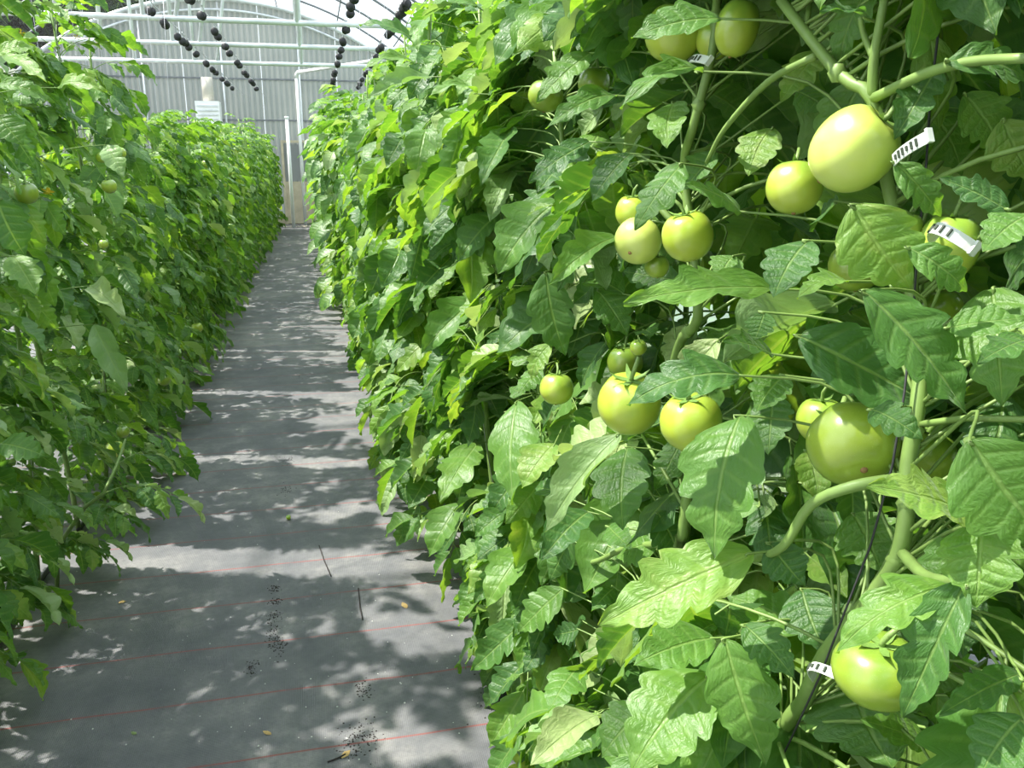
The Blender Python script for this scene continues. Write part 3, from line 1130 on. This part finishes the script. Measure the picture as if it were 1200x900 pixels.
def add_stem(root, pts, r0=0.011, r1=0.005):
    m = MB()
    n = len(pts)
    m.tube(pts, [r0 + (r1 - r0) * i / (n - 1) for i in range(n)], 8)
    for i in range(2, n - 1, 1 if n < 20 else 4):      # swollen nodes
        m.tube([pts[i] + Vector((0, 0, -0.008)), pts[i], pts[i] + Vector((0, 0, 0.008))], [r0 * .5, r0 * 1.03, r0 * .5], 6, False)
    return link('stem', m.mesh('stem', M_STEM), root)


TRIES = ((1, 0), (.9, .5), (.9, -.5), (.85, .9), (.85, -.9), (.72, 0), (.85, 1.4), (.85, -1.4), (.55, 0), (.9, 2.4))


def fit_leaf(wl, p, az, sc, tilt, c):
    """shorten or turn a leaf until it stays inside the trimmed row"""
    for k, da in TRIES:
        M = leaf_matrix(p, az + da, sc * k, tilt)
        if not any(outside_row(wl + (M @ (LM @ Vector((0, 0.6, 0))))) for (sh, LM, b, pos) in c.leaflets[:5]):
            return M, sc * k
    return None, 0


def near_plant(root, pts, h, r, side, n, hi):
    wl = Vector(root.location)
    for (z, az, sc, tilt, ci) in leaf_specs(r, h, n, side):
        c = COMP[ci]
        M, sc = fit_leaf(wl, on_path(pts, z), az, sc, tilt, c)
        if M is None:
            continue
        keep = []
        drop = False
        for (sh, LM, b, pos) in c.leaflets:
            ctr = wl + (M @ (LM @ Vector((0, 0.5, 0))))
            if ctr.z < 0.03 or blocks(ctr, sc * 0.36) or shades(ctr, sc * 0.36):
                continue
            keep.append((sh, LM))
        if len(keep) < 8 or drop:
            continue
        lf = link('leaf', c.rachis, root, M)
        for sh, LM in keep:
            link('leaflet', (ME_HI if hi else ME_NEAR)[sh], lf, LM)


def mid_plant(root, pts, h, r, side, n):
    wl = Vector(root.location)
    for (z, az, sc, tilt, ci) in leaf_specs(r, h, n, side):
        c = COMP[ci]
        M, sc = fit_leaf(wl, on_path(pts, z), az, sc, tilt, c)
        if M is None:
            continue
        mid = wl + M @ Vector((0, 0.55, -0.05))
        tip = wl + M @ c.pts[-1]
        if shades(mid, sc * .5) or blocks(mid, sc * 0.5) or blocks(tip, sc * 0.4) or tip.z < 0.02:
            continue
        link('leaf', c.mid, root, M)


def far_foliage(seed, side):
    r = random.Random(900 + seed)
    h = 2.1
    pts = stem_path(0, 0, h, r, 0)
    m = MB()
    for (z, az, sc, tilt, ci) in leaf_specs(r, h, 42 if side < 0 else (54, 58, 34, 56, 36, 50)[seed % 50], side):
        c = COMP[ci]
        M = leaf_matrix(on_path(pts, z), az, sc, tilt)
        if (M @ c.pts[-1]).z < 0.03:
            continue
        for (sh, LM, b, pos) in c.leaflets[:7]:
            g = GEO_LOW[sh]
            m.add(g[0], g[1], g[2], M @ LM, r.random(), 1 if SHAPES[sh][7] else 0)
    sm = MB(); sm.tube(pts, 0.010, 6)
    return m.mesh('foliage', [M_LEAF, M_PALE]), sm.mesh('stem', M_STEM)


FAR = {s: [far_foliage(k + (50 if s > 0 else 0), s) for k in range(6)] for s in (-1, 1)}

HERO_PLANTS = []     # (root, pts, X, Y) for the placed leaves
# the three nearest stems follow the stems in view
A_PIX = [(905, 905, .47), (942, 822, .475), (968, 766, .48), (1020, 702, .485), (1050, 655, .49), (1061, 610, .49),
         (1064, 545, .495), (1075, 480, .50), (1078, 400, .515), (1060, 300, .515), (1040, 215, .50), (1022, 116, .475), (982, 86, .465), (915, 0, .45)]
B_PIX = [(796, 660, .50), (800, 625, .50), (811, 520, .50), (800, 455, .50), (790, 430, .495), (800, 395, .49), (818, 372, .485), (812, 290, .48), (802, 195, .47), (812, 150, .46), (835, 60, .47), (840, 0, .47)]
C_PIX = [(628, 540, .50), (635, 440, .50), (655, 375, .50), (665, 330, .50), (672, 285, .50), (660, 180, .50), (650, 60, .48)]
nearest = [(A_PIX, 'tomato plant bearing the oval cream-green fruit, its thick stem clipped to twine'),
           (B_PIX, 'tomato plant with kinked stem carrying the pale and yellow-lime fruit clusters'),
           (C_PIX, 'tomato plant with one small striped green fruit on a thin stem')]
ri = 0
R_INNER_Y = [0.18]
for pix, lab in nearest:
    P = [at_x(px, py, X) for px, py, X in pix]
    b = P[0]
    base = Vector((b.x + 0.02, b.y - 0.02, 0))
    root = plant_root(base.x, base.y, lab, None)
    pts = smooth_pts([Vector((0, 0, 0)), Vector((-0.01, 0.01, b.z * 0.5))] + [p - base for p in P], 3)
    add_stem(root, pts, 0.0095, 0.0050)
    HERO_PLANTS.append((root, pts, base))
    R_INNER_Y.append(base.y)
    near_plant(root, pts, 2.1, random.Random(40 + ri), -1, 135, True)
    ri += 1
# side shoots of the clipped plant
rootA, ptsA, baseA = HERO_PLANTS[0]
for pix, r0, r1 in (([(1022, 116, .475), (1024, 70, .47), (1036, 0, .47)], .0048, .0035), ([(1022, 116, .475), (1085, 86, .475), (1140, 72, .48), (1205, 68, .48)], .0048, .0035),
                    ([(955, 66, .457), (900, 96, .45), (850, 150, .44), (828, 190, .44)], .0040, .0022), ([(1064, 560, .495), (1000, 570, .45), (950, 592, .43), (918, 640, .42), (885, 655, .415)], .006, .004),
                    ([(1057, 648, .49), (1085, 675, .46), (1130, 684, .43)], .0055, .004), ([(1136, 514, .42), (1145, 560, .43), (1140, 605, .43), (1160, 615, .44)], .004, .003),
                    ([(1024, 70, .47), (1012, 40, .465), (1008, 20, .46)], .003, .002)):
    m = MB()
    P = smooth_pts([at_x(*q) - baseA for q in pix])
    m.tube(P, [r0 + (r1 - r0) * i / (len(P) - 1) for i in range(len(P))], 8)
    link('side_shoot', m.mesh('side_shoot', M_STEM), rootA)
rootB, ptsB, baseB = HERO_PLANTS[1]
for pix, r0, r1 in (([(812, 290, .48), (790, 262, .45), (765, 235, .43)], .005, .004), ([(798, 640, .50), (740, 640, .48), (690, 660, .46), (640, 655, .44)], .006, .004)):
    m = MB()
    P = smooth_pts([at_x(*q) - baseB for q in pix])
    m.tube(P, [r0 + (r1 - r0) * i / (len(P) - 1) for i in range(len(P))], 8)
    link('side_shoot', m.mesh('side_shoot', M_STEM), rootB)

# the rest of the rows
LAB_R = 'leafy staked tomato plant in the sunlit row, on the side facing the aisle'
LAB_R2 = 'leafy staked tomato plant in the sunlit row, behind the plants facing the aisle'
LAB_L = 'leafy staked tomato plant in the shaded row, on the side facing the aisle'
LAB_L2 = 'leafy staked tomato plant in the shaded row, behind the plants facing the aisle'
TWINES = []


def row_height(side, y, r):
    if side < 0:
        return r.uniform(2.0, 2.2)
    h = 2.15 if y < 4.6 else 1.78 if y < 9 else 1.92 if y < 13 else 2.1
    return h * r.uniform(0.93, 1.04)


def row(x, y0, y1, step, side, lab, group, nleaf, leafsub, mid_to, start_seed):
    y = y0
    k = 0
    full = nleaf
    while y < y1:
        r = random.Random(start_seed + k)
        xx = x + r.uniform(-.04, .04)
        root = plant_root(xx, y, lab, group)
        thin = side > 0 and min(abs(y - g) for g in (3.25, 4.45, 5.6, 6.9)) < 0.27
        nleaf = int(full * (0.6 if thin else 1.0))
        if y < mid_to:
            h = row_height(side, y, r)
            pts = stem_path(xx, y, h, r, r.uniform(-.04, .04))
            add_stem(root, pts)
            if y < leafsub:
                near_plant(root, pts, h, r, side, nleaf, False)
            else:
                mid_plant(root, pts, h, r, side, nleaf)
            TWINES.append((xx, y, pts, x))
            if y < 4.5 and x in (0.50, -1.07):
                HERO_PLANTS.append((root, pts, Vector((xx, y, 0))))
        else:
            f, s = FAR[side][r.randrange(6)]
            sc = row_height(side, y, r) / 2.1
            M = Matrix.Rotation(r.uniform(-.5, .5), 4, 'Z') @ Matrix.Diagonal((sc * r.uniform(.92, 1.1), sc, sc, 1))
            o = link('foliage', f, root, M); o['kind'] = 'stuff'
            link('stem', s, root, M)
        y += step * r.uniform(0.9, 1.1)
        k += 1


yC = R_INNER_Y[-1]
row(0.50, yC + 0.42, 21.3, 0.46, -1, LAB_R, 'sunlit row plants facing the aisle', 50, 3.2, 8.0, 1000)
row(1.00, 0.30, 21.3, 0.40, -1, LAB_R2, 'sunlit row plants behind', 60, 0.0, 7.0, 2000)
row(-1.07, 1.25, 21.3, 0.46, 1, LAB_L, 'shaded row plants facing the aisle', 84, 3.6, 8.0, 3000)
row(-1.56, 1.45, 21.3, 0.50, 1, LAB_L2, 'shaded row plants behind', 44, 0.0, 7.0, 4000)

# more single leaves in the depth of the nearest plants
fr2 = random.Random(2024)
FILL_W = []
tries = 0
while len(FILL_W) < 330 and tries < 9000:
    tries += 1
    p = Vector((fr2.uniform(0.43, 0.60), 0.42 + 1.5 * fr2.random() ** 1.5, fr2.uniform(0.5, 2.15)))
    ax = Vector((fr2.uniform(-.7, .15), fr2.uniform(-.9, .9), fr2.uniform(-1.1, .15))).normalized()
    L = fr2.uniform(0.06, 0.115)
    c0 = p + ax * L * 0.5
    if blocks(c0, L * 0.85) or shades(c0, L * 0.35) or outside_row(p + ax * L):
        continue
    FILL_W.append((p, p + ax * L, L * fr2.uniform(.45, .62), fr2.randrange(len(SHAPES)), fr2.uniform(-.5, .5)))
HERO_W += FILL_W

# placed leaves: a stalk from the nearest stem with its blade as sub-part
for (b, t, wid, sh, roll) in HERO_W:
    best = min(HERO_PLANTS, key=lambda hp: (on_path(hp[1], b.z + 0.03) + hp[2] - b).length)
    root, pts, base = best
    s0 = on_path(pts, max(0.1, b.z - 0.09)) + base
    ax = (t - b)
    m = MB()
    mid = s0.lerp(b, 0.55) + Vector((0.045, 0.02, 0.025))
    SP = smooth_pts([s0 - base, mid - base, b - base, b + ax * 0.06 - base])
    m.tube(SP, [0.0018 - 0.0008 * i / (len(SP) - 1) for i in range(len(SP))], 6)
    lf = link('leaf', m.mesh('leaf_stalk', M_STEM), root)
    toc = (CAM - b).normalized()
    nrm = toc * 0.62 + Vector((-0.25, -0.05, 0.75))
    yv = ax.normalized()
    nrm = Matrix.Rotation(roll * 0.6, 3, yv) @ nrm
    g = GEO_HI[sh]
    wmesh = max(v.x for v in g[0]) - min(v.x for v in g[0])
    L = ax.length
    M = frame(b - base, ax, nrm) @ Matrix.Diagonal((wid / wmesh * 1.12, L, L * 0.9, 1))
    link('leaflet', ME_HI[sh], lf, M)

# ---------------------------------------------------------------- twine and clips
def twine(P, lab, group=None, rad=0.0011, mat=None):
    m = MB(); m.tube(P, rad, 5)
    tag(link('trellis_twine', m.mesh('trellis_twine', mat or M_TWINE)), lab, 'twine', group)


twine([at_x(1112, -60, .52), at_x(1104, 0, .52), at_x(1090, 120, .52), at_x(1085, 200, .52), at_x(1075, 300, .505), at_x(1072, 345, .505), at_x(1060, 460, .485), at_x(1046, 545, .47), at_x(1020, 640, .475), at_x(985, 730, .465), at_x(962, 790, .462), at_x(925, 870, .46), at_x(905, 910, .455)],
      'dark twine running down past the clipped green tomato beside the thick stem')
for i, (xx, y, pts, x) in enumerate(TWINES):
    if i % 2 == 0:
        P = [Vector((x, y, WZ)), Vector((xx, y, 0)) + pts[-1] + Vector((0.01, 0, 0))]
        P += [Vector((xx, y, 0)) + pts[k] + Vector((0.012 * math.sin(k), 0.012 * math.cos(k), 0)) for k in range(10, 0, -1)]
        rowname = 'sunlit' if x > 0 else 'shaded'
        twine(P, 'thin pale twine holding a tomato plant up in the %s row' % rowname, 'twines of the %s row' % rowname, 0.0012, M_WIRE)


def clip(p, ax, nrm, L, w, lab, arc=0.5):
    e = bpy.data.objects.new('stem_clip', None); COL.objects.link(e)
    e.matrix_world = frame(p, ax, nrm)
    tag(e, lab, 'clip')
    n = 10
    m = MB()
    vs, fs = [], []
    def z(s): return -arc * L * (s - 0.5) ** 2 * 2
    for i in range(n + 1):
        s = i / n
        for (x, dz) in ((-w / 2, 0), (w / 2, 0), (w / 2, -0.0014), (-w / 2, -0.0014)):
            vs.append((x, L * s, z(s) + dz))
    for i in range(n):
        for k in range(4):
            k2 = (k + 1) % 4
            fs.append((i * 4 + k, i * 4 + k2, i * 4 + 4 + k2, i * 4 + 4 + k))
    fs += [(0, 3, 2, 1), (n * 4, n * 4 + 1, n * 4 + 2, n * 4 + 3)]
    m.add(vs, fs)
    link('band', m.mesh('band', M_CLIP, False), e)
    for k in range(6):
        s = 0.14 + 0.115 * k
        m = MB(); m.box((0, L * s, z(s) + 0.0006), (w * (0.62 if k % 3 else 0.4), L * 0.045, 0.0012))
        link('slot', m.mesh('slot', M_CLIPDARK, False), e)
    m = MB(); m.box((0, L * 0.985, z(0.985) + 0.001), (w * 1.15, L * 0.06, 0.005))
    link('catch', m.mesh('catch', M_CLIP, False), e)
    return e


def clip_px(x0, y0, x1, y1, X, wpx, lab, arc=0.5, up=0.35):
    a, b = at_x(x0, y0, X), at_x(x1, y1, X)
    dpt = (a - CAM).dot(FW)
    clip(a, b - a, (CAM - a).normalized() + Vector((0, 0, up)), (b - a).length, wpx * dpt / F, lab, arc)


clip_px(1042, 188, 1087, 158, .445, 14, 'white ladder-slotted clip jutting out beside the large oval tomato', 0.15)
clip_px(1074, 262, 1124, 272, .475, 15, 'white slotted clip lying over the shoulder of the large green tomato', 1.0)
clip_px(800, 70, 826, 66, .44, 10, 'small white slotted clip under the leaf-covered lime tomato', 0.3)
clip_px(932, 778, 976, 783, .44, 11, 'clear clip wrapped round the thick stem by the ribbed low tomato', 0.7)

# ---------------------------------------------------------------- more fruit along the rows
for (px, py, w, X, mi, lab) in [(427, 294, 12, .30, 3, 'small yellowish tomato in the sunlit row beyond its fresher leaves'),
                                (118, 184, 15, -.80, 1, 'pale green tomato of a pair near the top of the shaded row'),
                                (141, 179, 13, -.78, 1, 'greenish tomato right of its twin near the top of the shaded row'),
                                (31, 226, 26, -.78, 2, 'dull green tomato behind a slanting stalk in the shaded row'),
                                (128, 218, 17, -.76, 1, 'oblong pale green tomato under curled leaves in the shaded row'),
                                (121, 286, 11, -.78, 1, 'small round green tomato in the leaves of the shaded row'),
                                (144, 506, 15, -.72, 2, 'green tomato hanging low over the mat at the shaded row')]:
    c = at_x(px, py, X)
    tomato(c, w * (c - CAM).dot(FW) / F / 2, 1.0, mi, 0.1, lab, 200 + px)
rr = random.Random(77)
for sgn, x, nm in ((1, 0.36, 'sunlit'), (-1, -0.90, 'shaded')):
    for k in range(16):
        y = rr.uniform(3.2, 11.0)
        c = Vector((x + rr.uniform(-.06, .10) * 1.0, y, rr.uniform(0.35, 1.7)))
        tomato(c, rr.uniform(.025, .038), rr.uniform(.9, 1.05), rr.choice((1, 1, 2, 2, 3)), rr.uniform(-.2, .2), 'small green tomato among leaves further along the %s row' % nm, 300 + k + 40 * sgn, True, 'tomatoes further along the %s row' % nm)

# ---------------------------------------------------------------- yellow flowers on the shaded row's top
for (px, py, X) in [(24, 39, -.9), (90, 44, -.95), (115, 50, -.95), (55, 225, -.72), (57, 226, -.72), (457, 127, .36)]:
    c = at_x(px, py, X)
    m = MB()
    for k in range(5):
        a = 2 * PI * k / 5
        d = Vector((math.cos(a), math.sin(a), -0.3)); o = Vector((-d.y, d.x, 0))
        m.add([d * .1, d * .6 + o * .22, d * 1.0, d * .6 - o * .22], [(0, 1, 2, 3)])
    m.tube([(0, 0, .1), (0, 0, -.7)], [.14, .04], 6)
    e = link('tomato_flower', m.mesh('tomato_flower', M_YELLOW), None, T(c) @ Matrix.Rotation(2.3, 4, 'X') @ Matrix.Diagonal((.016, .016, .016, 1)))
    tag(e, 'tiny yellow tomato flower on the %s row' % ('sunlit' if X > 0 else 'shaded'), 'flower', 'tomato flowers of the %s row' % ('sunlit' if X > 0 else 'shaded'))

# ---------------------------------------------------------------- shoot trailing out over the mat from the shaded row
sb = at_x(70, 590, -0.95)
sh0 = plant_root(sb.x - 0.05, sb.y, 'stray tomato shoot curling out over the mat from the shaded row', None)
o0 = Vector(sh0.location)
P = [o0 + Vector((0, 0, 0.0)), o0 + Vector((0.02, 0, 0.16)), at_x(100, 594, -.80), at_x(122, 578, -.72), at_x(137, 545, -.70), at_x(147, 515, -.70)]
m = MB(); m.tube([p - o0 for p in P], [.008, .008, .007, .006, .005, .004], 8)
link('stem', m.mesh('stem', M_STEM), sh0)
for (p, az, sc, ci) in ((P[5], -1.5, .2, 2), (P[4], -1.1, .22, 4), (P[2], -2.0, .2, 1), (P[3], -1.6, .24, 5)):
    lf = link('leaf', COMP[ci].rachis, sh0, leaf_matrix(p - o0, az, sc, .1))
    for (s_, LM, b_, q_) in COMP[ci].leaflets:
        link('leaflet', ME_NEAR[s_], lf, LM)

# ---------------------------------------------------------------- things on the mat
for x, nm in ((-1.03, 'shaded'), (0.56, 'sunlit')):
    m = MB()
    P = [(x + 0.03 * math.sin(1.3 * k) + (-0.02 if nm == 'shaded' else 0.04), 0.2 + 0.7 * k, 0.0105) for k in range(31)]
    m.tube(P, 0.010, 6)
    tag(link('drip_tube', m.mesh('drip_tube', M_DRIP)), 'black drip tube lying on the mat along the %s row' % nm, 'hose')

c = at_z(338, 606, 0.012)
tomato(Vector((c.x, c.y, 0.0105)), 0.0105, 0.95, 1, 0.3, 'tiny fallen green tomato lying on the grey mat', 601, True)


def dry_leaf(p, s, rz, lab, mat, group=None):
    m = MB()
    r = random.Random(int(p.x * 1e4))
    g = GEO_MID[r.randrange(len(GEO_MID))]
    zmin = min(v.z for v in g[0])
    m.add(g[0], g[1], g[2], Matrix.Diagonal((s, s, s * 0.7, 1)) @ T((0, 0, -zmin)))
    tag(link('fallen_leaf', m.mesh('fallen_leaf', mat), None, T((p.x, p.y, 0.001)) @ Matrix.Rotation(rz, 4, 'Z')), lab, 'leaf', group)


dry_leaf(at_z(477, 713), 0.045, 0.4, 'curled tan dry leaf alone on the dark mat by the sunlit row', M_DRY)
dry_leaf(at_z(148, 705), 0.028, 2.0, 'tiny bent brown dry leaf on the mat near the shaded row', M_DRY)
dry_leaf(at_z(318, 861), 0.030, 1.0, 'small yellow dry leaf beside crumbs on the dark mat', M_DRY)
dry_leaf(at_z(145, 570), 0.06, 0.2, 'broad brown dry leaf lying under the stray shoot', M_DRY)
dry_leaf(at_z(218, 537), 0.05, -0.6, 'dry brown leaf lying beyond the stray shoot', M_DRY)
dry_leaf(at_z(160, 861), 0.022, 0.9, 'tiny pale green leaf scrap on the dark mat', M_PALE)
dry_leaf(at_z(400, 889), 0.035, -0.8, 'tan dry leaf beside the crumbly soil streak', M_DRY)


def twig(pts, lab):
    P = [at_z(x, y) + Vector((0, 0, 0.003)) for x, y in pts]
    m = MB(); m.tube(P, 0.0022, 6)
    tag(link('twig', m.mesh('twig', M_SOIL)), lab, 'twig')


twig([(374, 640), (380, 658), (388, 676)], 'thin dark twig lying across the bright patches of the mat')
twig([(384, 894), (395, 890), (405, 885)], 'short dark twig beside the tan dry leaf')
twig([(420, 690), (422, 712), (425, 727)], 'dark slender twig pointing along the aisle on the mat')

# crumbs of soil and pale chips: nobody could count them
def crumbs(name, spots, lab, mat, n, spread, size, seed):
    r = random.Random(seed)
    m = MB()
    for (px, py, sp) in spots:
        c = at_z(px, py)
        for k in range(n):
            p = c + Vector((r.gauss(0, sp), r.gauss(0, sp * spread), 0))
            s = r.uniform(.3, 1.0) * size
            vs = [Vector((r.uniform(.6, 1) * math.cos(a), r.uniform(.6, 1) * math.sin(a), 0)) * s for a in (0, 1.25, 2.5, 3.8, 5.0)]
            top = Vector((0, 0, s * r.uniform(.5, .9)))
            m.add([p + v for v in vs] + [p + top], [(0, 1, 5), (1, 2, 5), (2, 3, 5), (3, 4, 5), (4, 0, 5)])
    o = link(name, m.mesh(name, mat, False))
    tag(o, lab, 'debris'); o['kind'] = 'stuff'


crumbs('soil_crumbs', [(321, 722, .012), (322, 750, .014), (322, 690, .010), (322, 705, .010), (321, 737, .012), (330, 757, .016), (420, 868, .020), (432, 862, .020), (410, 872, .02), (295, 783, .01), (338, 540, .025), (425, 808, .014), (590, 820, .04), (350, 440, .04), (334, 575, .02)],
       'dark soil crumbs scattered in a streak on the mat', M_SOIL, 60, 1.8, 0.0042, 5)
crumbs('pale_chips', [(300, 800, .5), (450, 760, .4), (200, 760, .45), (380, 860, .3), (300, 600, .5), (480, 840, .3)],
       'scattered pale chips and flecks on the mat', M_CHIP, 26, 1.0, 0.004, 6)
crumbs('rubble', [(340, 266, .2), (352, 265.5, .2), (365, 266, .2)], 'low tan rubble at the foot of the end wall', M_RUBBLE, 26, 0.4, 0.07, 8)


# ---------------------------------------------------------------- trees outside, beyond the gable
def tree(x, y, h, rad, seed, lab, group):
    e = bpy.data.objects.new('tree', None); COL.objects.link(e)
    e.location = (x, y, -0.02)
    tag(e, lab, 'tree', group)
    r = random.Random(seed)
    m = MB()
    m.tube([(0, 0, 0), (0.1, 0, h * .3), (0, 0.1, h * .6), (0, 0, h * .9)], [.22, .17, .10, .03], 8)
    for k in range(8):
        a = 2.4 * k; z = h * (.3 + .07 * k)
        m.tube([(0, 0, z), (rad * .5 * math.cos(a), rad * .5 * math.sin(a), z + h * .10), (rad * .85 * math.cos(a), rad * .85 * math.sin(a), z + h * .14)], [.07, .05, .02], 5)
    link('trunk', m.mesh('trunk', M_BARK), e)
    m = MB()
    blobs = [(Vector((r.gauss(0, rad * .45), r.gauss(0, rad * .45), h * r.uniform(.25, .95))), rad * r.uniform(.35, .6)) for _ in range(26)]
    for _ in range(9000):
        c, br = r.choice(blobs)
        d = Vector((r.gauss(0, 1), r.gauss(0, 1), r.gauss(0, 1))).normalized()
        p = c + d * br * r.uniform(.6, 1.0)
        if p.z < 0.4:
            continue
        s = r.uniform(.30, .62)
        M = frame(p, Vector((r.gauss(0, 1), r.gauss(0, 1), r.gauss(-.3, 1))), d + Vector((0, 0, .5))) @ Matrix.Diagonal((s, s, s, 1))
        m.add([(0, 0, 0), (.38, .45, .06), (0, 1, -.05), (-.38, .45, .06)], [(0, 1, 2, 3)], [(0, .5), (.5, 1), (1, .5), (.5, 0)], M, r.random())
    o = link('crown', m.mesh('crown', M_TREE), e)
    o['kind'] = 'stuff'


for k, (x, y, h, rad) in enumerate([(-10.8, 27.5, 10.5, 3.0), (-19.5, 33, 12.0, 3.4), (-9.5, 36, 12, 3.4), (-12.2, 20, 8.5, 2.6), (-22, 21, 11, 3.0)]):
    tree(x, y, h, rad, 60 + k, 'dark leafy tree outside, seen through the roof film', 'trees beyond the roof film')
